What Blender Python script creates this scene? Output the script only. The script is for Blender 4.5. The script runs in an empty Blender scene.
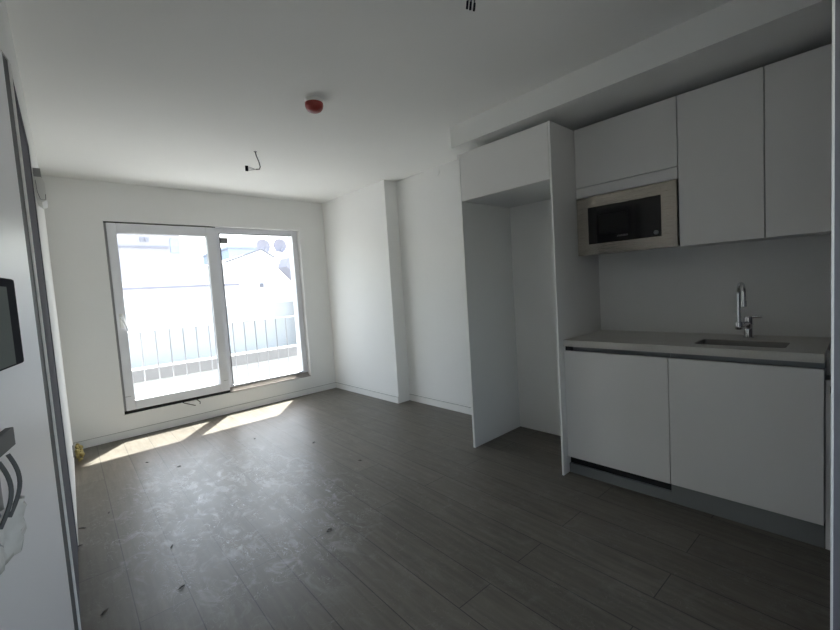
import bpy, bmesh, math, random
from mathutils import Vector, Matrix
random.seed(4)
S = bpy.context.scene
COL = S.collection
PI = math.pi

# ------------------------------------------------------------------ materials
def mat(name, col, rough=.6, metal=0., bump=0., bscale=60., var=0., vscale=3., coat=0., spec=.5):
    m = bpy.data.materials.new(name); m.use_nodes = True
    nt = m.node_tree; b = nt.nodes['Principled BSDF']
    b.inputs['Base Color'].default_value = (*col, 1)
    b.inputs['Roughness'].default_value = rough
    b.inputs['Metallic'].default_value = metal
    b.inputs['Specular IOR Level'].default_value = spec
    b.inputs['Coat Weight'].default_value = coat
    tc = nt.nodes.new('ShaderNodeTexCoord')
    n = nt.nodes.new('ShaderNodeTexNoise'); n.inputs['Scale'].default_value = vscale; n.inputs['Detail'].default_value = 5
    nt.links.new(tc.outputs['Object'], n.inputs['Vector'])
    mx = nt.nodes.new('ShaderNodeMix'); mx.data_type = 'RGBA'
    v = max(var, .02)
    mx.inputs[6].default_value = (*[c*(1-v) for c in col], 1)
    mx.inputs[7].default_value = (*[min(1, c*(1+v)) for c in col], 1)
    nt.links.new(n.outputs['Fac'], mx.inputs[0]); nt.links.new(mx.outputs[2], b.inputs['Base Color'])
    if bump:
        n2 = nt.nodes.new('ShaderNodeTexNoise'); n2.inputs['Scale'].default_value = bscale; n2.inputs['Detail'].default_value = 4
        nt.links.new(tc.outputs['Object'], n2.inputs['Vector'])
        bp = nt.nodes.new('ShaderNodeBump'); bp.inputs['Strength'].default_value = bump; bp.inputs['Distance'].default_value = .003
        nt.links.new(n2.outputs['Fac'], bp.inputs['Height']); nt.links.new(bp.outputs['Normal'], b.inputs['Normal'])
    return m

def glass_mat(name, tint=(1, 1, 1), rough=0.0):
    m = bpy.data.materials.new(name); m.use_nodes = True
    nt = m.node_tree; nt.nodes.clear()
    o = nt.nodes.new('ShaderNodeOutputMaterial'); t = nt.nodes.new('ShaderNodeBsdfTransparent')
    g = nt.nodes.new('ShaderNodeBsdfGlossy'); g.inputs['Roughness'].default_value = rough
    t.inputs['Color'].default_value = (*tint, 1)
    lw = nt.nodes.new('ShaderNodeLayerWeight'); lw.inputs['Blend'].default_value = .5
    pw = nt.nodes.new('ShaderNodeMath'); pw.operation = 'POWER'; pw.inputs[1].default_value = 5
    nt.links.new(lw.outputs['Facing'], pw.inputs[0])
    f = nt.nodes.new('ShaderNodeMath'); f.operation = 'MULTIPLY_ADD'; f.inputs[1].default_value = .9; f.inputs[2].default_value = .035
    nt.links.new(pw.outputs[0], f.inputs[0])
    x = nt.nodes.new('ShaderNodeMixShader')
    nt.links.new(f.outputs[0], x.inputs[0]); nt.links.new(t.outputs[0], x.inputs[1]); nt.links.new(g.outputs[0], x.inputs[2])
    nt.links.new(x.outputs[0], o.inputs[0])
    return m

def brushed(name, col):
    m = mat(name, col, .34, 1.0)
    nt = m.node_tree; b = nt.nodes['Principled BSDF']
    tc = nt.nodes.new('ShaderNodeTexCoord'); mp = nt.nodes.new('ShaderNodeMapping'); mp.inputs['Scale'].default_value = (3, 3, 260)
    n = nt.nodes.new('ShaderNodeTexNoise'); n.inputs['Scale'].default_value = 4
    nt.links.new(tc.outputs['Object'], mp.inputs[0]); nt.links.new(mp.outputs[0], n.inputs['Vector'])
    mr = nt.nodes.new('ShaderNodeMapRange'); mr.inputs['To Min'].default_value = .18; mr.inputs['To Max'].default_value = .34
    nt.links.new(n.outputs['Fac'], mr.inputs[0]); nt.links.new(mr.outputs[0], b.inputs['Roughness'])
    return m

def floor_mat():
    m = bpy.data.materials.new('grey_laminate_planks'); m.use_nodes = True
    nt = m.node_tree; N = nt.nodes.new; L = nt.links.new; b = nt.nodes['Principled BSDF']; b.inputs['Specular IOR Level'].default_value = .37
    tc = N('ShaderNodeTexCoord')
    mp = N('ShaderNodeMapping'); mp.inputs['Rotation'].default_value = (0, 0, math.radians(90 + 1.9)); mp.inputs['Location'].default_value = (.62, .078, 0)
    L(tc.outputs['Object'], mp.inputs[0])
    br = N('ShaderNodeTexBrick'); br.offset = .37; br.offset_frequency = 2
    br.inputs['Scale'].default_value = 1; br.inputs['Brick Width'].default_value = 1.36; br.inputs['Row Height'].default_value = .191
    br.inputs['Mortar Size'].default_value = .0024; br.inputs['Mortar Smooth'].default_value = .3
    br.inputs['Color1'].default_value = (.100, .089, .073, 1); br.inputs['Color2'].default_value = (.124, .111, .092, 1); br.inputs['Mortar'].default_value = (.030, .028, .025, 1)
    L(mp.outputs[0], br.inputs['Vector'])
    # grain stretched along the boards
    mg = N('ShaderNodeMapping'); mg.inputs['Scale'].default_value = (2.2, 30, 1); L(mp.outputs[0], mg.inputs[0])
    gn = N('ShaderNodeTexNoise'); gn.inputs['Scale'].default_value = 1.4; gn.inputs['Detail'].default_value = 7; gn.inputs['Distortion'].default_value = .6
    L(mg.outputs[0], gn.inputs['Vector'])
    gr = N('ShaderNodeMapRange'); gr.inputs['From Min'].default_value = .3; gr.inputs['From Max'].default_value = .7; gr.inputs['To Min'].default_value = .80; gr.inputs['To Max'].default_value = 1.18
    L(gn.outputs['Fac'], gr.inputs[0])
    cl = N('ShaderNodeTexNoise'); cl.inputs['Scale'].default_value = 5; cl.inputs['Detail'].default_value = 3; L(tc.outputs['Object'], cl.inputs['Vector'])
    cr = N('ShaderNodeMapRange'); cr.inputs['To Min'].default_value = .85; cr.inputs['To Max'].default_value = 1.15; L(cl.outputs['Fac'], cr.inputs[0])
    mu = N('ShaderNodeMath'); mu.operation = 'MULTIPLY'; L(gr.outputs[0], mu.inputs[0]); L(cr.outputs[0], mu.inputs[1])
    vm = N('ShaderNodeVectorMath'); vm.operation = 'SCALE'; L(br.outputs['Color'], vm.inputs[0]); L(mu.outputs[0], vm.inputs['Scale'])
    # chalky scuffs and shoe smears in the trodden middle of the room
    geo = N('ShaderNodeMapping'); geo.inputs['Scale'].default_value = (9, 6, 1); geo.inputs['Rotation'].default_value = (0, 0, .4); L(tc.outputs['Object'], geo.inputs[0])
    s1 = N('ShaderNodeTexNoise'); s1.inputs['Scale'].default_value = 1.5; s1.inputs['Detail'].default_value = 2.5; s1.inputs['Distortion'].default_value = 2.2; L(geo.outputs[0], s1.inputs['Vector'])
    w1 = N('ShaderNodeMath'); w1.operation = 'SUBTRACT'; w1.inputs[1].default_value = .5; L(s1.outputs['Fac'], w1.inputs[0])
    w2 = N('ShaderNodeMath'); w2.operation = 'ABSOLUTE'; L(w1.outputs[0], w2.inputs[0])
    w3 = N('ShaderNodeMapRange'); w3.inputs['From Min'].default_value = .0; w3.inputs['From Max'].default_value = .012; w3.inputs['To Min'].default_value = 1; w3.inputs['To Max'].default_value = 0; L(w2.outputs[0], w3.inputs[0])
    s2 = N('ShaderNodeTexNoise'); s2.inputs['Scale'].default_value = 7; s2.inputs['Detail'].default_value = 3; L(tc.outputs['Object'], s2.inputs['Vector'])
    s3 = N('ShaderNodeMapRange'); s3.inputs['From Min'].default_value = .46; s3.inputs['From Max'].default_value = .54; L(s2.outputs['Fac'], s3.inputs[0])
    a1 = N('ShaderNodeMath'); a1.operation = 'MULTIPLY'; L(w3.outputs[0], a1.inputs[0]); L(s3.outputs[0], a1.inputs[1])
    s4 = N('ShaderNodeTexNoise'); s4.inputs['Scale'].default_value = 1.1; s4.inputs['Detail'].default_value = 10; s4.inputs['Roughness'].default_value = .68; s4.inputs['Distortion'].default_value = 1.2; L(geo.outputs[0], s4.inputs['Vector'])
    s5 = N('ShaderNodeMapRange'); s5.inputs['From Min'].default_value = .52; s5.inputs['From Max'].default_value = .70; s5.inputs['To Max'].default_value = .62; L(s4.outputs['Fac'], s5.inputs[0])
    a2 = N('ShaderNodeMath'); a2.operation = 'MAXIMUM'; L(a1.outputs[0], a2.inputs[0]); L(s5.outputs[0], a2.inputs[1])
    # the trodden area: soft ellipse on the floor
    me = N('ShaderNodeMapping'); me.vector_type = 'POINT'; me.inputs['Location'].default_value = (-.80/.62, -2.75/1.0, 0); me.inputs['Scale'].default_value = (1/.62, 1/1.0, 1); L(tc.outputs['Object'], me.inputs[0])
    le = N('ShaderNodeVectorMath'); le.operation = 'LENGTH'; L(me.outputs[0], le.inputs[0])
    lm = N('ShaderNodeMapRange'); lm.inputs['From Min'].default_value = .35; lm.inputs['From Max'].default_value = 1.25; lm.inputs['To Min'].default_value = 1; lm.inputs['To Max'].default_value = .07; L(le.outputs['Value'], lm.inputs[0])
    a3 = N('ShaderNodeMath'); a3.operation = 'MULTIPLY'; L(a2.outputs[0], a3.inputs[0]); L(lm.outputs[0], a3.inputs[1])
    a4 = N('ShaderNodeMath'); a4.operation = 'MULTIPLY'; a4.inputs[1].default_value = 1.0; L(a3.outputs[0], a4.inputs[0])
    mx = N('ShaderNodeMix'); mx.data_type = 'RGBA'; L(a4.outputs[0], mx.inputs[0]); L(vm.outputs[0], mx.inputs[6]); mx.inputs[7].default_value = (.78, .80, .83, 1)
    L(mx.outputs[2], b.inputs['Base Color'])
    ro = N('ShaderNodeMapRange'); ro.inputs['To Min'].default_value = .33; ro.inputs['To Max'].default_value = .47; L(cl.outputs['Fac'], ro.inputs[0]); L(ro.outputs[0], b.inputs['Roughness'])
    bp = N('ShaderNodeBump'); bp.inputs['Strength'].default_value = .25; bp.inputs['Distance'].default_value = .0015
    ad = N('ShaderNodeMath'); ad.operation = 'SUBTRACT'; L(gn.outputs['Fac'], ad.inputs[0]); L(br.outputs['Fac'], ad.inputs[1]); L(ad.outputs[0], bp.inputs['Height'])
    L(bp.outputs['Normal'], b.inputs['Normal'])
    return m

M = dict(
    wall=mat('white_wall_paint', (.87, .87, .855), .72, bump=.12, bscale=90),
    ceil=mat('white_ceiling_paint', (.87, .87, .85), .85, bump=.1, bscale=70),
    near=mat('hall_wall_paint', (.50, .50, .53), .6, bump=.1, bscale=90),
    plinthw=mat('pale_grey_render', (.44, .45, .45), .85),
    seam=mat('shadow_line_grey', (.34, .34, .33), .8),
    stub=mat('shade_toned_wall', (.18, .18, .205), .7, bump=.1, bscale=90),  # dimmer, bluer light on the wall end put into its base colour
    base=mat('white_baseboard', (.84, .84, .82), .6),
    cab=mat('white_satin_laminate', (.83, .82, .80), .38),
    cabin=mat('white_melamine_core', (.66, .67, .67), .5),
    edge=mat('white_edge_band', (.90, .90, .88), .4),
    dark=mat('dark_void', (.015, .015, .018), .7),
    shadow=mat('dark_seal', (.03, .032, .03), .7),
    counter=mat('quartz_worktop', (.60, .58, .54), .30, var=.08, vscale=120),
    alu=mat('satin_aluminium_profile', (.26, .27, .28), .45, .6),
    plinth=mat('grey_plinth', (.22, .23, .23), .45),
    steel=brushed('brushed_steel', (.52, .48, .42)),
    sink=mat('sink_steel', (.33, .32, .30), .35, 1.),
    chrome=mat('chrome', (.75, .76, .78), .09, 1.),
    blackglass=mat('black_glass', (.006, .006, .008), .07),
    blackwin=mat('oven_window_glass', (.018, .019, .019), .12),
    logo=mat('pale_print', (.5, .5, .5), .5),
    pvc=mat('white_window_profile', (.85, .86, .90), .32),
    gasket=mat('black_gasket', (.02, .021, .02), .8),
    track=mat('dusty_track', (.33, .30, .28), .6),
    bead=mat('grey_glazing_bead', (.45, .46, .48), .5),
    glass=glass_mat('window_glass', (.96, .98, .98)),
    stick=mat('grey_sticker', (.10, .10, .105), .6),
    stickp=mat('pale_sticker_field', (.22, .215, .23), .6),
    doorg=mat('grey_door_laminate', (.14, .14, .16), .9, spec=.1),
    doorw=mat('glossy_door_lacquer', (.86, .855, .89), .36),
    frameg=mat('grey_door_frame', (.10, .105, .11), .6),
    red=mat('red_dust_cap', (.27, .030, .024), .35),
    white=mat('white_plastic', (.78, .78, .76), .4),
    greyp=mat('grey_plastic', (.32, .32, .33), .5),
    black=mat('black_plastic', (.010, .011, .018), .9, spec=.08),
    screen=mat('grey_screen', (.11, .135, .13), .7, spec=.15),
    film=mat('white_plastic_film', (.88, .88, .87), .25, bump=.6, bscale=40),
    wire=mat('dark_cable', (.035, .034, .034), .5),
    wireb=mat('blue_cable', (.02, .04, .12), .5),
    yellow=mat('yellow_foam', (.40, .33, .13), .8, bump=.8, bscale=30),
    flake=mat('dark_flake', (.035, .033, .03), .8),
    rail=mat('grey_railing_paint', (.27, .27, .275), .5),
    render_w=mat('white_render', (.80, .80, .78), .85, bump=.1),
    lilac=mat('lilac_render', (.26, .255, .30), .85),
    bluegl=mat('blue_cladding', (.22, .28, .36), .6),
    kerb=mat('grey_kerb', (.20, .195, .195), .85, var=.1),
    terrace=mat('pale_terrace', (.28, .28, .28), .85, var=.08),
    roofe=mat('grey_roof_edge', (.17, .175, .205), .8),
    dish=mat('pale_dish', (.24, .235, .275), .7),
    floor=floor_mat(),
)

# ------------------------------------------------------------------ mesh helpers
def box(bm, a, b, bev=0., seg=2):
    r = bmesh.ops.create_cube(bm, size=1)
    vs = r['verts']
    for v in vs:
        v.co = Vector([a[i] + (b[i]-a[i])*(v.co[i]+.5) for i in range(3)])
    if bev > 0:
        es = list({e for v in vs for e in v.link_edges})
        bmesh.ops.bevel(bm, geom=es, offset=bev, segments=seg, affect='EDGES', profile=.7)
    return bm

def boxm(a, b, bev=0., seg=2):
    a2 = [min(a[i], b[i]) for i in range(3)]; b2 = [max(a[i], b[i]) for i in range(3)]
    return box(bmesh.new(), a2, b2, bev, seg)

def tube(bm, pts, r, n=10):
    pts = [Vector(p) for p in pts]; rings = []
    up = Vector((0, 0, 1)); prev = None
    for i, p in enumerate(pts):
        t = (pts[min(i+1, len(pts)-1)] - pts[max(i-1, 0)]).normalized()
        if prev is None:
            a = t.cross(up)
            if a.length < 1e-3: a = t.cross(Vector((1, 0, 0)))
        else:
            a = prev - t*prev.dot(t)
        a.normalize(); prev = a; b = t.cross(a)
        rr = r[i] if isinstance(r, (list, tuple)) else r
        rings.append([bm.verts.new(p + a*rr*math.cos(2*PI*k/n) + b*rr*math.sin(2*PI*k/n)) for k in range(n)])
    for i in range(len(rings)-1):
        for k in range(n):
            bm.faces.new((rings[i][k], rings[i][(k+1) % n], rings[i+1][(k+1) % n], rings[i+1][k]))
    bm.faces.new(rings[0][::-1]); bm.faces.new(rings[-1])
    return bm

def lathe(bm, prof, c, axis='z', n=32):
    rings = []
    for r, h in prof:
        ring = []
        for k in range(n):
            a = 2*PI*k/n; u, v = r*math.cos(a), r*math.sin(a)
            p = {'z': (u, v, h), 'x': (h, u, v), 'y': (u, h, v)}[axis]
            ring.append(bm.verts.new((c[0]+p[0], c[1]+p[1], c[2]+p[2])))
        rings.append(ring)
    for i in range(len(rings)-1):
        for k in range(n):
            bm.faces.new((rings[i][k], rings[i][(k+1) % n], rings[i+1][(k+1) % n], rings[i+1][k]))
    bm.faces.new(rings[0][::-1]); bm.faces.new(rings[-1])
    return bm

def prism(bm, poly, z0, z1):           # poly in xy, extruded along z
    lo = [bm.verts.new((x, y, z0)) for x, y in poly]; hi = [bm.verts.new((x, y, z1)) for x, y in poly]
    n = len(poly)
    bm.faces.new(lo[::-1]); bm.faces.new(hi)
    for i in range(n): bm.faces.new((lo[i], lo[(i+1) % n], hi[(i+1) % n], hi[i]))
    return bm

def prism_y(bm, poly, y0, y1):         # poly in xz, extruded along y
    lo = [bm.verts.new((x, y0, z)) for x, z in poly]; hi = [bm.verts.new((x, y1, z)) for x, z in poly]
    n = len(poly)
    bm.faces.new(lo); bm.faces.new(hi[::-1])
    for i in range(n): bm.faces.new((lo[(i+1) % n], lo[i], hi[i], hi[(i+1) % n]))
    return bm

def rrect(x0, x1, y0, y1, r, k=6):
    out = []
    for cx, cy, a0 in ((x1-r, y1-r, 0), (x0+r, y1-r, 90), (x0+r, y0+r, 180), (x1-r, y0+r, 270)):
        for i in range(k+1):
            a = math.radians(a0 + 90*i/k); out.append((cx+r*math.cos(a), cy+r*math.sin(a)))
    return out

def obj(name, bm, m, parent=None, smooth=False, loc=None):
    bmesh.ops.recalc_face_normals(bm, faces=bm.faces)
    me = bpy.data.meshes.new(name); bm.to_mesh(me); bm.free()
    me.materials.append(m)
    o = bpy.data.objects.new(name, me); COL.objects.link(o)
    if smooth:
        for p in me.polygons: p.use_smooth = True
        try: me.set_sharp_from_angle(angle=math.radians(38))
        except Exception: pass
    if parent is not None:
        o.parent = parent
        o.matrix_parent_inverse = parent.matrix_basis.inverted()
    return o

def root(name, loc, rz=0):
    o = bpy.data.objects.new(name, None); COL.objects.link(o); o.empty_display_size = .05
    o.location = loc; o.rotation_euler = (0, 0, rz)
    return o

def tag(o, label, cat, group=None):
    o['label'] = label; o['category'] = cat
    if group: o['group'] = group
    return o

def struct(o, label=None):
    o['kind'] = 'structure'
    if label: o['label'] = label
    return o

# ------------------------------------------------------------------ measures (metres)
FILL_WIN = (-.05, 1.42, .70, 2.20)
ZC = 2.44; YW = 4.85; XR = 3.0; XP = 2.833; YP = 3.53
def xl(y): return -.07 + .0375*y           # the left wall runs slightly out of square
YD0, YD1 = 1.95, 2.87                        # door in the left wall
NX, NY = -.21, -.978                         # direction of the near left wall, from its corner towards the hall
HB = (xl(1.93), 1.93)
def near(s, off=0.): return (HB[0] + NX*s + .978*off, HB[1] + NY*s - .21*off)
YB = -1.2; sB = (HB[1]-YB)/.978

# ------------------------------------------------------------------ shell
fl = obj('floor', boxm((-1.2, YB-.1, -.12), (XR+.15, YW+.25, 0)), M['floor']); struct(fl, 'grey wood-look laminate floor with long boards')
struct(obj('ceiling', boxm((-1.2, YB-.1, ZC), (XR+.15, YW+.25, ZC+.12)), M['ceil']))
struct(obj('ceiling_soffit', boxm((2.36, .0, 2.287), (XR, 2.118, ZC-.0005), .002), M['ceil']), 'boxed lower ceiling strip above the kitchen cabinets')
# window wall as four pieces joined into one mesh around the opening
WX0, WX1, WZ0, WZ1 = .511, 2.482, .223, 2.076
bm = bmesh.new(); yo = YW+.25
for a, b in (((-.2, YW, 0), (WX0, yo, ZC)), ((WX1, YW, 0), (XR+.15, yo, ZC)), ((WX0, YW, 0), (WX1, yo, WZ0)), ((WX0, YW, WZ1), (WX1, yo, ZC))):
    box(bm, a, b)
struct(obj('wall_back', bm, M['wall']), 'white wall around the large sliding window')
struct(obj('wall_right', boxm((XR, YB-.1, 0), (XR+.15, YW, ZC)), M['wall']))
struct(obj('wall_projection', boxm((XP, YP, 0), (XR, YW, ZC), .002), M['wall']), 'white column standing forward of the right wall by the window')
# left wall beyond and above the door
def lwall(y0, y1, z0, z1, t=.15, off=0., bm=None):
    bm = bm or bmesh.new()
    return prism(bm, [(xl(y0)-t, y0), (xl(y0)+off, y0), (xl(y1)+off, y1), (xl(y1)-t, y1)], z0, z1)
bm = lwall(YD1, YW, 0, ZC); lwall(1.93, YD1, 2.1, ZC, bm=bm); lwall(1.93, YD0, 0, 2.1, bm=bm)
struct(obj('wall_left', bm, M['wall']))
d1 = root('door_1', (xl(2.4), 2.4, 0)); struct(d1, 'grey door in the left wall seen edge-on')
obj('door_leaf', lwall(YD0+.05, YD1-.05, .004, 2.05, t=.045, off=-.004), M['doorg'], d1)
bm = lwall(YD1-.05, YD1, 0, 2.1, t=.12, off=-.001); lwall(YD0, YD0+.05, 0, 2.1, t=.12, off=-.001, bm=bm); lwall(YD0+.05, YD1-.05, 2.05, 2.1, t=.12, off=-.001, bm=bm)
obj('door_frame', bm, M['doorg'], d1)
obj('frame_edge', lwall(YD0-.004, YD0+.004, 0, 2.1, t=.01, off=.0025), M['edge'], d1)
# near left wall with its door
t_ = .15
def nprism(s0, s1, z0, z1, o0, o1, bm=None):
    bm = bm or bmesh.new()
    return prism(bm, [near(s0, o0), near(s1, o0), near(s1, o1), near(s0, o1)], z0, z1)
bm = nprism(0, sB, 2.1, ZC, -t_, 0); nprism(1.0, sB, 0, 2.1, -t_, 0, bm)
struct(obj('wall_entry', bm, M['wall']))
d2 = root('door_2', (*near(.5), 0)); struct(d2, 'glossy white door close to the camera on the left')
obj('door_frame', nprism(0, .066, 0, 2.1, -t_, -.004), M['frameg'], d2)
obj('door_leaf', nprism(.069, 1.0, .004, 2.095, -.05, 0.), M['doorw'], d2)
# hall enclosure behind the camera
hx0, hx1, hz0, hz1 = FILL_WIN
bm = bmesh.new()
for a, b in (((-1.2, YB-.1, 0), (hx0, YB, ZC)), ((hx1, YB-.1, 0), (XR, YB, ZC)), ((hx0, YB-.1, 0), (hx1, YB, hz0)), ((hx0, YB-.1, hz1), (hx1, YB, ZC))): box(bm, a, b)
struct(obj('wall_hall', bm, M['near']))
w2 = root('fill_window', ((hx0+hx1)/2, YB-.05, hz0)); struct(w2, 'added unseen window behind the camera for fill daylight')  # unseen window, added to bring fill daylight to the kitchen side
bm = bmesh.new()
for a, b in (((hx0, YB-.08, hz0), (hx0+.05, YB-.03, hz1)), ((hx1-.05, YB-.08, hz0), (hx1, YB-.03, hz1)), ((hx0+.05, YB-.08, hz0), (hx1-.05, YB-.03, hz0+.05)), ((hx0+.05, YB-.08, hz1-.05), (hx1-.05, YB-.03, hz1))): box(bm, a, b, .003)
obj('frame', bm, M['pvc'], w2)
obj('glass', boxm((hx0+.05, YB-.058, hz0+.05), (hx1-.05, YB-.054, hz1-.05)), M['glass'], w2)
# stub wall at the right frame edge
PXC, PYC = 1.5, .0655
struct(obj('wall_partition', boxm((PXC, YB, 0), (XR, PYC, ZC), .002), M['stub']), 'shaded wall end at the right side, nearest the camera')
struct(obj('trim_1', boxm((PXC-.002, PYC-.004, 0), (PXC+.006, PYC+.0015, ZC-.001), .001), M['edge']), 'pale corner bead on the wall end')
# baseboards
bh = .069
struct(obj('baseboard_back', boxm((xl(YW)+.002, YW-.009, 0), (XP-.001, YW, bh), .002), M['base']))
struct(obj('baseboard_projection', boxm((XP-.009, YP, 0), (XP, YW-.013, bh), .002), M['base']))
struct(obj('baseboard_right', boxm((XR-.009, 2.10, 0), (XR, YP-.001, bh), .002), M['base']))

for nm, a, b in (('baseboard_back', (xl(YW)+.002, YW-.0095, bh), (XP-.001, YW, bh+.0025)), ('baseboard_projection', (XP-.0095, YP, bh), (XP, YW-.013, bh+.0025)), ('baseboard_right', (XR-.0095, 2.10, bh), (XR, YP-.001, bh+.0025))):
    obj('top_shadow_line', boxm(a, b), M['seam'], bpy.data.objects[nm])  # thin grey strip painting in the shadow line above each baseboard
# ------------------------------------------------------------------ window
w = root('window_1', (1.5, 4.92, WZ0)); struct(w, 'large white sliding window with two panes')
def ring(bm, x0, x1, z0, z1, wl, wr, wb, wt, y0, y1, bev=.004):
    box(bm, (x0, y0, z0), (x0+wl, y1, z1), bev); box(bm, (x1-wr, y0, z0), (x1, y1, z1), bev)
    box(bm, (x0+wl, y0, z0), (x1-wr, y1, z0+wb), bev); box(bm, (x0+wl, y0, z1-wt), (x1-wr, y1, z1), bev)
    return bm
# fixed outer frame
bm = ring(bmesh.new(), WX0+.001, WX1-.001, WZ0+.001, WZ1-.001, .045, .070, .058, .060, 4.925, 5.03)
box(bm, (1.47, 4.93, .28), (1.552, 5.02, 2.018), .003)
obj('outer_frame', bm, M['pvc'], w)
bm = bmesh.new()
box(bm, (1.495, 4.853, WZ0+.001), (WX1-.004, 4.924, .226))
for i, (y, z) in enumerate(((4.854, .236), (4.872, .240), (4.890, .250), (4.907, .262), (4.919, .272))):
    box(bm, (1.495, y, WZ0+.001), (WX1-.004, y+.006, z), .001)
obj('slide_track', bm, M['track'], w)
bm = bmesh.new(); box(bm, (2.404, 4.90, .29), (2.416, 4.93, 2.02), .002); 
obj('jamb_profile', bm, M['pvc'], w)
obj('glazing_gasket', ring(bmesh.new(), 1.550, 2.414, .280, 2.018, .005, .006, .006, .006, 4.921, 4.935, 0), M['gasket'], w)
# sliding sash
sash = obj('sash', ring(bmesh.new(), .532, 1.492, .254, 2.064, .076, .094, .090, .096, 4.862, 4.918, .006), M['pvc'], w, True)
obj('sash_gasket', ring(bmesh.new(), .606, 1.400, .342, 1.970, .004, .006, .004, .005, 4.885, 4.905, 0), M['bead'], w)
obj('left_glass', boxm((.600, 4.896, .336), (1.404, 4.90, 1.976)), M['glass'], w)
obj('right_glass', boxm((1.551, 4.966, .279), (2.413, 4.970, 2.020)), M['glass'], w)
bm = bmesh.new()
box(bm, (WX0+.002, 4.874, WZ0+.0015), (1.494, 4.912, .2525)); box(bm, (WX0+.002, 4.880, 2.0655), (1.50, 4.912, WZ1-.0015))
obj('sash_seal', bm, M['gasket'], w)
obj('side_seal', boxm((WX0+.002, 4.868, .255), (.5305, 4.912, 2.064)), M['greyp'], w)
bm = bmesh.new(); box(bm, (.553, 4.852, 1.06), (.585, 4.862, 1.20), .004)
h = obj('handle_plate', bm, M['white'], w)
bm = bmesh.new(); tube(bm, [(.566, 4.853, 1.168), (.566, 4.822, 1.170), (.572, 4.812, 1.160), (.592, 4.808, 1.085), (.604, 4.808, 1.035)], [.009, .009, .010, .009, .008], 10)
obj('lever', bm, M['pvc'], h, True)
bm = bmesh.new(); box(bm, (.533, 4.8612, .392), (.58, 4.863, .3945)); box(bm, (1.43, 4.8612, .372), (1.475, 4.863, .3745))
obj('drain_slot', bm, M['gasket'], w)
st = obj('sticker', boxm((1.565, 4.9640, 1.908), (1.648, 4.9655, 1.970)), M['stick'], w); st['label'] = 'small grey rectangular sticker in the pane corner'
obj('sticker_field', boxm((1.572, 4.9632, 1.922), (1.638, 4.9642, 1.957)), M['stickp'], st)
# loose strips under the sash
bm = tube(bmesh.new(), [(1.005, 4.870, .236), (1.02, 4.838, .222), (1.07, 4.815, .200), (1.116, 4.800, .180)], .0045, 6)
tag(obj('loose_strap', bm, M['wire']), 'longer dark loose strap poking out under the left window sash', 'strap')
bm = tube(bmesh.new(), [(1.140, 4.870, .236), (1.15, 4.838, .222), (1.165, 4.815, .205), (1.160, 4.805, .185)], .0045, 6)
tag(obj('loose_strap', bm, M['wire']), 'shorter hooked dark strap under the window sash, right of the longer strap', 'strap')

# ------------------------------------------------------------------ fridge housing
XF = 2.386; ZT = 2.233; ZFL = 1.888
YLo, YLi, YRi, YRo = 2.085, 2.067, 1.341, 1.328
f = tag(root('fridge_housing', (2.7, 1.7, 0)), 'tall open white fridge housing with empty niche and flap door above', 'cabinet')
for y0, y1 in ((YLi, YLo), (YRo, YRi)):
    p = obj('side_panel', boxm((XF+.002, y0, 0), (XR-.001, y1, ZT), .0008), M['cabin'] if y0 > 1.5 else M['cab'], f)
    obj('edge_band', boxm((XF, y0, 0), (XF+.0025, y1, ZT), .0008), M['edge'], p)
obj('top_box', boxm((XF+.022, YRi+.0005, ZFL+.002), (XR-.001, YLi-.0005, ZT-.001)), M['cabin'], f)
obj('flap_door', boxm((XF+.001, YRi+.003, ZFL), (XF+.019, YLi-.003, ZT-.002), .0012), M['cab'], f)

# ------------------------------------------------------------------ wall cabinets
XU = 2.688
def upper(y1, y0, zb, label, grp='white handleless wall cabinets'):
    r = tag(root('wall_cabinet', (2.85, (y0+y1)/2, zb)), label, 'cabinet', grp)
    obj('carcass', boxm((XU+.020, y0+.0005, zb+.001), (XR-.001, y1-.0005, ZT-.002)), M['cabin'], r)
    return r
c1 = upper(1.3275, .7305, 1.787, 'short white wall cabinet directly above the microwave')
obj('door', boxm((XU, .7325, 1.854), (XU+.018, 1.3245, ZT), .001), M['cab'], c1)
obj('lower_rail', boxm((XU+.001, .7325, 1.787), (XU+.019, 1.3245, 1.850), .001), M['cab'], c1)
c2 = upper(.7285, .3555, 1.4075, 'tall white wall cabinet right of the microwave')
obj('door', boxm((XU, .3570, 1.4075), (XU+.018, .7270, ZT), .001), M['cab'], c2)
c3 = upper(.3535, .0700, 1.4075, 'tall white wall cabinet at the right end of the row')
obj('door', boxm((XU, .0710, 1.4075), (XU+.018, .3520, ZT), .001), M['cab'], c3)

# ------------------------------------------------------------------ microwave
mw = tag(root('microwave_oven', (2.85, 1.02, 1.41)), 'built-in stainless steel microwave with black glass door', 'microwave')
obj('housing', boxm((XU+.02, .745, 1.425), (XR-.02, 1.305, 1.775)), M['greyp'], mw)
bm = bmesh.new(); XM = XU-.004
y0, y1, z0, z1 = .738, 1.3235, 1.410, 1.7815
gy0, gy1, gz0, gz1 = .818, 1.249, 1.478, 1.714
box(bm, (XM, y0, z0), (XM+.022, gy0, z1), .0015); box(bm, (XM, gy1, z0), (XM+.022, y1, z1), .0015)
box(bm, (XM, gy0, z0), (XM+.022, gy1, gz0), .0015); box(bm, (XM, gy0, gz1), (XM+.022, gy1, z1), .0015)
obj('trim_frame', bm, M['steel'], mw)
g = obj('door', boxm((XM+.003, gy0, gz0), (XM+.022, gy1, gz1), .001), M['blackglass'], mw); g['label'] = 'black glass microwave door'
obj('viewing_window', boxm((XM+.0022, 1.000, 1.535), (XM+.0036, 1.185, 1.655), .0005), M['blackwin'], g)
bm = bmesh.new()
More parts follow.
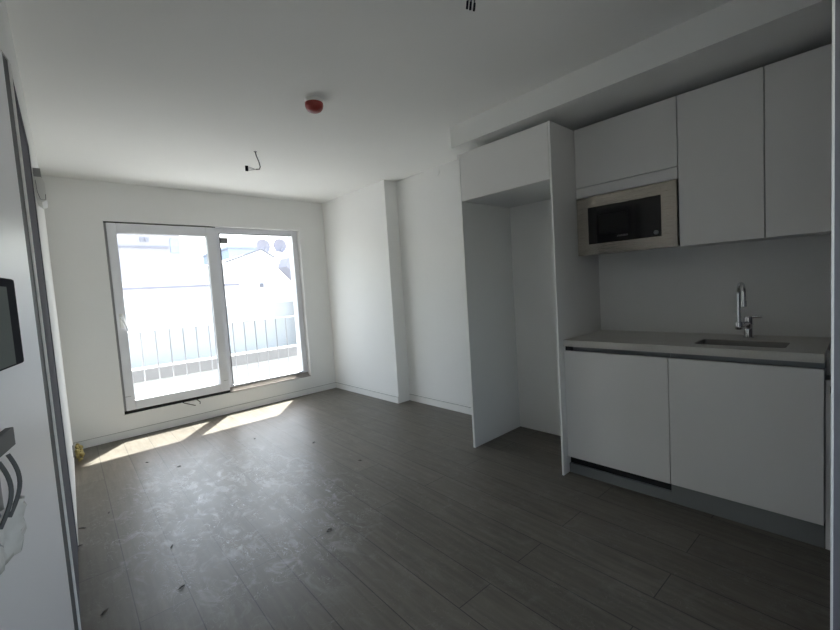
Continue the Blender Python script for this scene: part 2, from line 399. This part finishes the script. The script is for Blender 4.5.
for i in range(8):
    yy = 1.070 - i*.0082
    box(bm, (XM+.002, yy-.0056, 1.5075), (XM+.0034, yy-.0044, 1.5165))
    box(bm, (XM+.002, yy-.0056, 1.5150 if i % 2 else 1.5075), (XM+.0034, yy, 1.5165 if i % 2 else 1.509))
obj('brand_print', bm, M['logo'], g)
obj('control_knob', lathe(bmesh.new(), [(.0125, .0035), (.0125, -.004), (.011, -.006)], (XM, .846, 1.502), 'x', 20), M['plinth'], g, True)

# ------------------------------------------------------------------ base cabinets
XB = 2.449; XBK = XR-.001
def basecab(y1, y0, label, zb):
    r = tag(root('base_cabinet', (2.7, (y0+y1)/2, 0)), label, 'cabinet', 'white handleless base cabinets')
    bm = bmesh.new(); t = .016; x0 = XB+.020; a, b = y0+.0005, y1-.0005
    box(bm, (x0, a, zb), (XBK, b, zb+t)); box(bm, (x0, a, zb+t), (XBK, a+t, .800)); box(bm, (x0, b-t, zb+t), (XBK, b, .800))
    box(bm, (XBK-t, a+t, zb+t), (XBK, b-t, .800)); box(bm, (x0, a+t, .784), (x0+.06, b-t, .800))
    c = obj('carcass', bm, M['cabin'], r)
    obj('door', boxm((XB, y0+.0015, .109), (XB+.018, y1-.0015, .806), .0012), M['cab'], r)
    bm = bmesh.new()
    box(bm, (XB+.046, y0+.0005, .8005), (XB+.050, y1-.0005, .8350)); box(bm, (XB+.020, y0+.0005, .8005), (XB+.046, y1-.0005, .8035)); 
    obj('grip_channel', bm, M['alu'], r)
    return r
b1 = basecab(1.3280, .7315, 'white base cabinet beside the fridge niche, with a black gap beneath its door', .111)
obj('channel_cap', boxm((XB+.019, 1.290, .8045), (XB+.045, 1.3275, .8345)), M['dark'], b1)
b2 = basecab(.7305, .1290, 'white base cabinet under the sink', .111)
obj('gap_shade_board', boxm((XB+.032, .7320, 0), (XB+.040, 1.3270, .1100)), M['dark'], b1)  # black sheet standing in for the shade inside the toe gap
pl = tag(root('plinth_board', (XB+.02, .7, 0)), 'dark grey plinth board along the floor under the base cabinets', 'plinth')
obj('low_board', boxm((XB+.012, .7320, 0), (XB+.030, 1.3270, .060), .001), M['plinth'], pl)
obj('full_board', boxm((XB+.012, .1290, 0), (XB+.030, .7315, .1080), .001), M['plinth'], pl)
fp = tag(root('end_filler', (XB+.02, .11, 0)), 'narrow low white filler panel between the sink cabinet and the wall end', 'panel')
obj('panel', boxm((XB+.010, .0985, .0), (XB+.028, .1255, .700), .0008), M['cab'], fp)
obj('black_cap', boxm((XB+.006, .1005, .705), (XB+.026, .1115, .735), .0008), M['black'], fp)
obj('recessed_panel', boxm((XB+.10, .0985, .765), (XB+.118, .1275, .8755), .0008), M['cab'], fp)
obj('cap_plate', boxm((XB+.010, .0985, .7005), (XB+.028, .1265, .760), .0008), M['white'], fp)

# worktop with the cut-out for the sink
SX0, SX1, SY0, SY1 = 2.556, 2.775, .266, .640
bm = bmesh.new(); k = 6
inner = rrect(SX0, SX1, SY0, SY1, .022, k)
X0, X1, Y0, Y1 = 2.444, XR-.001, .129, 1.3272
outer = []
for (cx, cy) in ((X1, Y1), (X0, Y1), (X0, Y0), (X1, Y0)):
    outer += [(cx, cy)]*(k+1)
def loopv(pts, z): return [bm.verts.new((x, y, z)) for x, y in pts]
corner = {}
def ov(pts, z):
    out = []
    for p in pts:
        key = (p, z)
        if key not in corner: corner[key] = bm.verts.new((*p, z))
        out.append(corner[key])
    return out
it, ib = loopv(inner, .8755), loopv(inner, .8357); ot, ob = ov(outer, .8755), ov(outer, .8357)
n = len(inner)
def face(*vs):
    u = []
    for v in vs:
        if v not in u: u.append(v)
    if len(u) > 2: bm.faces.new(u)
for i in range(n):
    j = (i+1) % n
    face(it[i], it[j], ot[j], ot[i]); face(ib[j], ib[i], ob[i], ob[j]); face(it[j], it[i], ib[i], ib[j])
    if ot[i] is not ot[j]: face(ot[i], ot[j], ob[j], ob[i])
wt = tag(obj('worktop', bm, M['counter']), 'grey-white stone worktop running over both base cabinets', 'worktop')
# sink
sk = tag(root('sink', ((SX0+SX1)/2, (SY0+SY1)/2, .72)), 'small rectangular steel sink let into the worktop', 'sink')
bm = bmesh.new()
L1 = rrect(SX0+.0015, SX1-.0015, SY0+.0015, SY1-.0015, .021); L2 = rrect(SX0+.008, SX1-.008, SY0+.008, SY1-.008, .03)
L3 = rrect(SX0+.02, SX1-.02, SY0+.02, SY1-.02, .03); Lo = rrect(SX0+.0005, SX1-.0005, SY0+.0005, SY1-.0005, .022)
r0 = [bm.verts.new((x, y, .871)) for x, y in L1]; r1 = [bm.verts.new((x, y, .75)) for x, y in L2]; r2 = [bm.verts.new((x, y, .738)) for x, y in L3]
q0 = [bm.verts.new((x, y, .871)) for x, y in Lo]; q1 = [bm.verts.new((x, y, .733)) for x, y in Lo]
for A, B in ((q1, q0), (q0, r0), (r0, r1), (r1, r2)):
    for i in range(len(A)):
        j = (i+1) % len(A); bm.faces.new((A[i], A[j], B[j], B[i]))
bm.faces.new(r2); bm.faces.new(q1)
obj('basin', bm, M['sink'], sk, True)
obj('drain', lathe(bmesh.new(), [(.03, .7385), (.03, .742), (.022, .743), (.018, .7395)], (2.665, .45, 0), 'z', 24), M['chrome'], sk, True)
# faucet
fc = tag(root('faucet', (2.885, .455, .8755)), 'chrome swan-neck kitchen tap behind the sink', 'faucet')
obj('body', lathe(bmesh.new(), [(.025, .8758), (.025, .880), (.021, .885), (.020, .940), (.0215, .945), (.0215, .985), (.018, .993)], (2.885, .455, 0), 'z', 24), M['chrome'], fc, True)
arch = [(2.885, .455, .955), (2.83, .472, .953), (2.806, .481, .953)]
bm = tube(bmesh.new(), arch, .0135, 14); obj('spout_arm', bm, M['chrome'], fc, True)
obj('swivel_collar', lathe(bmesh.new(), [(.016, .930), (.018, .935), (.018, .968), (.015, .973)], (2.80, .483, 0), 'z', 20), M['chrome'], fc, True)
pts = [(2.80, .483, .965), (2.80, .483, 1.05), (2.80, .483, 1.115)]
dx, dy, R_ = -.932, -.363, .053
for i in range(1, 13):
    a = PI*i/12
    d = R_*(1-math.cos(a)); pts.append((2.80+dx*d, .483+dy*d, 1.125+R_*1.05*math.sin(a)))
pts.append((2.80+dx*2*R_, .483+dy*2*R_, 1.090))
sp = obj('spout', tube(bmesh.new(), pts, .0105, 14), M['chrome'], fc, True)
obj('aerator', lathe(bmesh.new(), [(.0125, 1.093), (.0135, 1.088), (.0135, 1.062), (.011, 1.060)], (pts[-1][0], pts[-1][1], 0), 'z', 20), M['chrome'], sp, True)
obj('lever', tube(bmesh.new(), [(2.885, .452, .988), (2.885, .430, .991), (2.882, .395, .993)], [.009, .0075, .006], 10), M['chrome'], fc, True)

# ------------------------------------------------------------------ ceiling fittings
sd = tag(root('smoke_detector', (1.336, 2.285, ZC)), 'round ceiling smoke detector under a red dust cap', 'smoke detector')
obj('base', lathe(bmesh.new(), [(.056, 0), (.058, -.012), (.053, -.020)], (1.336, 2.288, ZC), 'z', 32), M['white'], sd, True)
obj('dust_cap', lathe(bmesh.new(), [(.054, -.0202), (.0545, -.034), (.051, -.048), (.041, -.062), (.026, -.070), (.008, -.073)], (1.336, 2.288, ZC), 'z', 32), M['red'], sd, True)
def screw_terminal(r, p, d, m=M['black']):
    bm = bmesh.new(); d = Vector(d).normalized()
    c = Vector(p)
    q = box(bmesh.new(), (-.010, -.010, -.019), (.010, .010, .019), .002)
    me = bpy.data.meshes.new('t'); q.to_mesh(me); q.free(); bm.from_mesh(me); bpy.data.meshes.remove(me)
    rot = d.to_track_quat('X', 'Z').to_matrix().to_4x4()
    bmesh.ops.transform(bm, matrix=Matrix.Translation(c) @ rot, verts=bm.verts)
    return obj('terminal_block', bm, m, r)
lw = tag(root('ceiling_cable', (1.388, 3.347, ZC)), 'bent dark lamp cable with terminal block hanging from the ceiling near the window', 'cable')
obj('ceiling_rose', lathe(bmesh.new(), [(.012, 0), (.012, -.004), (.008, -.006)], (1.388, 3.347, ZC), 'z', 16), M['greyp'], lw)
W1 = (1.392, 3.285, 2.305); W2 = (1.378, 3.270, 2.280); W3 = (1.345, 3.262, 2.272)
obj('cable', tube(bmesh.new(), [(1.388, 3.347, ZC-.002), (1.384, 3.325, 2.40), (1.390, 3.300, 2.35), W1, W2, W3], .0042, 8), M['wire'], lw, True)
bm = bmesh.new()
for s in (-1, 0, 1): tube(bm, [W3, (1.31, 3.256, 2.268+s*.008), (1.285, 3.252, 2.265+s*.013)], .0020, 6)
obj('conductor', bm, M['greyp'], lw)
screw_terminal(lw, (1.270, 3.250, 2.265), (-.2, -1, 0))
lw2 = tag(root('ceiling_cable', (1.37, 1.07, ZC)), 'dark wire ends with connectors hanging from the ceiling at the top photo edge', 'cable')
P0 = Vector((1.370, 1.080, 2.386))
for i, (ox, oy, dz, mm) in enumerate(((-.010, .008, 0, 'wire'), (.0, 0, -.004, 'wireb'), (.012, -.009, -.008, 'wire'))):
    e = P0 + Vector((ox, oy, dz))
    obj('conductor', tube(bmesh.new(), [(1.372+ox*.3, 1.07+oy*.3, ZC-.001), (1.371+ox*.6, 1.075+oy*.6, 2.415), tuple(e)], .0028, 8), M[mm], lw2, True)
    obj('connector_tip', tube(bmesh.new(), [tuple(e+Vector((0, 0, .004))), tuple(e - Vector((0.002, -.004, .024)))], .0048, 8), M['black'], lw2, True)

# ------------------------------------------------------------------ left wall things
ac_y0, ac_y1 = 2.93, 3.13
ac = tag(root('air_conditioner', (xl(3.0)+.02, 3.0, 1.84)), 'white split air conditioner high on the left wall near the window', 'air conditioner')
def acprof(o0, o1, z0, z1, y0, y1, bm=None):
    bm = bm or bmesh.new()
    pr = [(.0015, z0+.02), (o1*.55, z0), (o1, z0+.012), (o1, z0+.10), (o1*.82, z1-.01), (o1*.7, z1), (.0015, z1)]
    lo = [bm.verts.new((xl(y0)+a, y0, z)) for a, z in pr]; hi = [bm.verts.new((xl(y1)+a, y1, z)) for a, z in pr]
    bm.faces.new(lo); bm.faces.new(hi[::-1])
    for i in range(len(pr)):
        j = (i+1) % len(pr); bm.faces.new((lo[j], lo[i], hi[i], hi[j]))
    return bm
obj('casing', acprof(0, .042, 1.838, 1.968, ac_y0, ac_y1), M['white'], ac)
obj('top_cover', lwall(ac_y0, ac_y1, 1.969, 2.012, t=-.0015, off=.030), M['greyp'], ac)
bm = bmesh.new()
tube(bm, [(xl(ac_y0)+.006, ac_y0-.0006, 1.950), (xl(ac_y0)+.009, ac_y0-.0006, 1.89), (xl(ac_y0)+.018, ac_y0-.0006, 1.852), (xl(ac_y0)+.038, ac_y0-.0006, 1.852), (xl(ac_y0)+.040, ac_y0-.0006, 1.88)], .0010, 5)
obj('panel_seam', bm, M['black'], ac)
so = tag(root('wall_socket', (xl(4.5), 4.5, .12)), 'grey wall socket low on the left wall by the window corner', 'socket')
obj('plate', lwall(4.30, 4.38, .09, .17, t=-.0005, off=.008), M['greyp'], so)
bm = bmesh.new()
for i in range(60):
    a = random.random(); r_ = random.uniform(.010, .022)
    bmesh.ops.create_icosphere(bm, subdivisions=2, radius=r_*.7, matrix=Matrix.Translation((xl(4.5)+.028+random.uniform(-.004, .03), 4.50+random.uniform(-.10, .12), .022+random.random()*.10*(1-a*.4))) @ Matrix.Diagonal((1, 1.2, random.uniform(.8, 1.5), 1)))
tag(obj('foam_clump', bm, M['yellow'], None, True), 'yellow foam clump at the foot of the left wall in the corner', 'foam')
tag(obj('blank_cover', lathe(bmesh.new(), [(.035, 0), (.034, -.004), (.030, -.005)], (XR, 2.894, 2.39), 'x', 24), M['wall']), 'faint round blank cover high on the right wall near the ceiling', 'cover')  # plain round blank plate on the wall, not a socket

# things on the near glossy door
def nb(s0, s1, z0, z1, o0, o1, bev=0.):
    q = box(bmesh.new(), (s0, o0, z0), (s1, o1, z1), bev, 3)
    for v in q.verts:
        x, y = near(v.co.x, v.co.y); v.co.x, v.co.y = x, y
    return q
S0 = .32
ip = tag(root('door_panel_device', (*near(.3), 1.12)), 'black-framed device with grey screen on the glossy white door at the left edge', 'intercom')
obj('bezel', nb(S0, .62, 1.130, 1.364, .0005, .022, .009), M['black'], ip, True)
obj('screen', nb(S0+.080, .60, 1.136, 1.340, .0222, .0245, .001), M['screen'], ip)
hd = tag(root('wrapped_handle', (*near(.35), .62)), 'metal door fitting half wrapped in crumpled white plastic, below the black device', 'door handle')
obj('back_plate', nb(.56, .80, .70, .97, .0005, .012, .003), M['greyp'], hd)
obj('dark_shield', nb(.50, .76, .945, .990, .014, .030, .003), M['frameg'], hd)
bm = bmesh.new()
for s in (.52, .58):
    c = []
    for i in range(13):
        a = PI*i/12
        c.append((*near(s+.045-.04*math.cos(a*.5), .020+.018*math.sin(a)), .93 - .14*i/12))
    tube(bm, c, .0048, 8)
obj('pull_bar', bm, M['frameg'], hd, True)
bm = bmesh.new()
nv = 22
grid = []
for i in range(nv+1):
    row = []
    for j in range(14):
        u, v = i/nv, j/13
        z = .695 + .30*u
        s = .475 + .09*(1-math.sin(PI*min(1, .25+u*.9)))+ .22*v + random.uniform(-.006, .006)
        o = .014 + .030*math.sin(PI*min(1, v*2.2+.05))*(.5+.5*math.sin(PI*u)) * .8 + random.uniform(-.005, .005)
        row.append(bm.verts.new((*near(s, max(o, .003)), z + random.uniform(-.004, .004))))
    grid.append(row)
for i in range(9):
    for j in range(13):
        bm.faces.new((grid[i][j], grid[i+1][j], grid[i+1][j+1], grid[i][j+1]))
o = obj('plastic_film', bm, M['film'], hd, True)
sm = o.modifiers.new('t', 'SOLIDIFY'); sm.thickness = .001

# ------------------------------------------------------------------ floor debris
FL = [((.065, 3.08), 'small dark flake on the floor, beside the far end of the grey door', .030),
      ((.040, 2.86), 'dark flake lying against the foot of the grey door frame', .026),
      ((.523, 3.933), 'tiny dark flake on the floor, nearest the left sun patch', .018),
      ((.683, 3.62), 'dark flake on the floor in front of the gap between the sun patches', .024),
      ((.395, 2.461), 'dark flake lying on a board seam at mid floor, left of the scuffs', .022),
      ((.353, 2.071), 'curled dark flake on the scuffed boards near the bottom left', .024),
      ((1.62, 3.213), 'dark flake on the floor at the far right edge of the scuffed area', .024),
      ((1.661, 2.582), 'lone dark flake on the floor in front of the fridge housing', .020),
      ((.082, 2.155), 'dark flake nearest the bottom left corner of the photo', .026),
      ((1.32, 3.75), 'tiny dark flake on the floor, nearest the right sun patch', .014),
      ((.20, 3.174), 'tiny dark flake on the leftmost board, right of the grey door', .014),
      ((1.035, 1.96), 'dark flake at the right lower rim of the scuffed area', .022)]
for (x, y), lab, sz in FL:
    bm = bmesh.new(); a0 = random.uniform(0, PI); sz *= 1.4
    mid = []
    for i in range(6):
        t = i/5-.5
        px = x + math.cos(a0)*sz*t + random.uniform(-.2, .2)*sz*.3; py = y + math.sin(a0)*sz*t + random.uniform(-.2, .2)*sz*.3
        mid.append((px, py, .0035+.003*math.sin(PI*(t+.5))))
    tube(bm, mid, [.001, .003, .0034, .003, .0026, .001], 6)
    tag(obj('debris_flake', bm, M['flake']), lab, 'debris')

# ------------------------------------------------------------------ outside
struct(obj('eave_slab', boxm((-2, 5.10, 2.50), (6, 5.43, 2.68)), M['render_w']), 'projecting floor slab above the window')
bal = tag(root('balcony_railing', (1.5, 5.25, 0)), 'grey metal railing with thin upright bars outside the window', 'railing')
obj('top_rail', boxm((-.3, 5.245, .985), (3.9, 5.265, .996), .002), M['render_w'], bal)
obj('bottom_rail', boxm((-.3, 5.24, .10), (3.9, 5.27, .125), .003), M['rail'], bal)
first = None
for i in range(28):
    x = .225 + .135*i - .405
    if first is None:
        first = obj('bar', tube(bmesh.new(), [(0, 0, 0), (0, 0, .860)], .0065, 8), M['rail'], bal, True)
        o = first
    else:
        o = first.copy(); COL.objects.link(o)
    o.location = (x, 5.255, .125)
tag(obj('terrace_roof', boxm((-14, 5.6, -.75), (30, 14.0, -.55)), M['terrace']), 'pale flat terrace roof directly outside the window', 'terrace')
kb = tag(root('parapet_wall', (3, 8.1, -.549)), 'low parapet wall with a grey coping across the terrace outside', 'wall')
obj('wall', boxm((-14, 8.03, -.549), (30, 8.32, .025)), M['plinthw'], kb)
obj('coping', boxm((-14, 8.0, .026), (30, 8.35, .222), .01), M['kerb'], kb)
struct(obj('ground', boxm((-60, 5.6, -6.2), (80, 90, -6)), M['terrace']))
nh = tag(root('gabled_house', (4, 14, -6)), 'large white gable-roofed house across the terrace', 'house')
poly = [(-12, -6), (20, -6), (20, 1.2), (6.75, 1.70), (6.2, 2.62), (5.75, 2.90), (4.5, 2.45), (2.2, 2.0), (-12, 1.9)]
obj('gable_wall', prism_y(bmesh.new(), poly, 14.1, 22), M['render_w'], nh)
bm = bmesh.new()
for (xa, za), (xb, zb_) in (((4.5, 2.45), (5.75, 2.90)), ((5.75, 2.9), (6.2, 2.62))):
    tube(bm, [(xa, 14.08, za+.02), (xb, 14.08, zb_+.02)], .028, 6)
obj('roof_edge', bm, M['roofe'], nh)
obj('lower_wall', boxm((-12, 14.0, -6), (20, 14.099, 1.05)), M['plinthw'], nh)
obj('string_course', boxm((1.2, 14.02, 1.715), (4.9, 14.12, 1.775)), M['dish'], nh)
obj('vent', boxm((5.60, 14.02, 1.62), (5.70, 14.12, 1.75)), M['roofe'], nh)
for (cx, cz, rr, lab) in ((6.00, 3.06, .26, 'larger pale satellite dish on the white house roof, left one'), (6.62, 3.10, .25, 'pale satellite dish on the white house roof, right one beside the window edge')):
    sdh = tag(root('satellite_dish', (cx, 14.6, 2.9)), lab, 'satellite dish', 'satellite dishes on the roof')
    prof = [(rr*math.sin(t*.14)/math.sin(.84), .10*(1-math.cos(t*.14))*3) for t in range(1, 7)]
    bm = lathe(bmesh.new(), [(r_, -h_-.0) for r_, h_ in prof] + [(rr*.98, -prof[-1][1]+.012), (rr*.4, .03)], (cx, 14.6, cz), 'y', 28)
    obj('reflector', bm, M['dish'], sdh, True)
    obj('mast', tube(bmesh.new(), [(cx, 14.68, 2.905), (cx, 14.68, cz)], .022, 8), M['roofe'], sdh)
    obj('feed_arm', tube(bmesh.new(), [(cx, 14.62, cz-rr*.9), (cx+.03, 14.32, cz-.05)], .014, 6), M['roofe'], sdh)
tag(obj('roof_pole', tube(bmesh.new(), [(6.2, 14.5, 2.93), (7.2, 14.5, 2.80)], .022, 6), M['roofe']), 'thin grey pole lying between the two satellite dishes', 'pole')
lb = tag(root('side_block', (8, 13, -6)), 'narrow lilac building at the right edge of the window view', 'building')
obj('wall', prism_y(bmesh.new(), [(6.20, 2.25), (6.30, 2.55), (6.62, 2.72), (7.4, 2.9), (7.4, 1.0), (6.85, 1.45), (6.62, 1.80)], 13.2, 13.9), M['lilac'], lb)
obj('base_wall', boxm((6.72, 13.25, -6), (7.4, 13.85, 1.6)), M['lilac'], lb)
ab = tag(root('apartment_block', (5, 30, -6)), 'pale lilac apartment block far behind, at the upper left of the window', 'building')
obj('wall', boxm((2.5, 30, -6), (7.0, 38, 5.7)), M['lilac'], ab)
for (x0, x1, z0, z1, mm) in ((4.85, 5.05, 5.10, 5.35, 'roofe'), (5.12, 5.32, 5.10, 5.35, 'roofe'), (6.45, 6.95, 4.45, 5.3, 'bluegl')):
    obj('window', boxm((x0, 29.93, z0), (x1, 30.02, z1)), M[mm], ab)
obj('balcony_band', boxm((3.6, 29.9, 4.72), (6.3, 30.02, 4.80)), M['roofe'], ab)
bb = tag(root('blue_block', (10.6, 30, -6)), 'pale blue building far behind the house roof, in the right pane', 'building')
obj('wall', boxm((9.95, 30, -6), (12.6, 36, 4.95)), M['bluegl'], bb)
obj('roof_band', boxm((9.9, 29.95, 4.72), (12.65, 36, 4.80)), M['roofe'], bb)

# ------------------------------------------------------------------ light
ld = Vector((-.84, -1, -2.18)).normalized()
sun = bpy.data.lights.new('sun', 'SUN'); sun.energy = 6.3; sun.angle = math.radians(.55); sun.color = (1, .965, .90)
so_ = bpy.data.objects.new('sun', sun); COL.objects.link(so_); so_.rotation_euler = ld.to_track_quat('-Z', 'Y').to_euler(); so_.location = (6, 9, 9)
wd = bpy.data.worlds.new('world'); S.world = wd; wd.use_nodes = True
nt = wd.node_tree; bg = nt.nodes['Background']
sky = nt.nodes.new('ShaderNodeTexSky'); sky.sky_type = 'NISHITA'; sky.sun_disc = False
sky.sun_elevation = math.radians(59); sky.sun_rotation = math.atan2(.84, 1); sky.air_density = 1.3; sky.dust_density = 3.5; sky.ozone_density = 1.0
hz = nt.nodes.new('ShaderNodeMix'); hz.data_type = 'RGBA'; hz.inputs[0].default_value = .55
hz.inputs[7].default_value = (2.04, 1.97, 1.84, 1)
nt.links.new(sky.outputs[0], hz.inputs[6]); nt.links.new(hz.outputs[2], bg.inputs['Color']); bg.inputs['Strength'].default_value = .31

# ------------------------------------------------------------------ camera
yaw, pit, rol, F = -.7415, -.0668, -.0636, 413.4768
fw = Vector((math.sin(-yaw)*math.cos(pit), math.cos(yaw)*math.cos(pit), math.sin(pit)))
r0_ = Vector((math.cos(yaw), math.sin(yaw), 0)); u0_ = r0_.cross(fw)
rr_ = r0_*math.cos(rol) + u0_*math.sin(rol); uu_ = -r0_*math.sin(rol) + u0_*math.cos(rol)
cam = bpy.data.cameras.new('camera'); co = bpy.data.objects.new('camera', cam); COL.objects.link(co)
cam.sensor_fit = 'HORIZONTAL'; cam.sensor_width = 36; cam.lens = 36*F/840; cam.clip_start = .02; cam.clip_end = 300
mw_ = Matrix((( rr_.x, uu_.x, -fw.x, 0), (rr_.y, uu_.y, -fw.y, 0), (rr_.z, uu_.z, -fw.z, 1.27), (0, 0, 0, 1)))
co.matrix_world = mw_
S.camera = co

vs = S.view_settings; S.display_settings.display_device = 'sRGB'
vs.view_transform = 'Standard'; vs.look = 'None'; vs.gamma = 1; vs.use_curve_mapping = False; vs.exposure = 2.42
c = S.cycles
c.use_denoising = True; c.max_bounces = 14; c.diffuse_bounces = 9; c.glossy_bounces = 4; c.transparent_max_bounces = 12
c.sample_clamp_indirect = 6; c.caustics_reflective = False; c.caustics_refractive = False
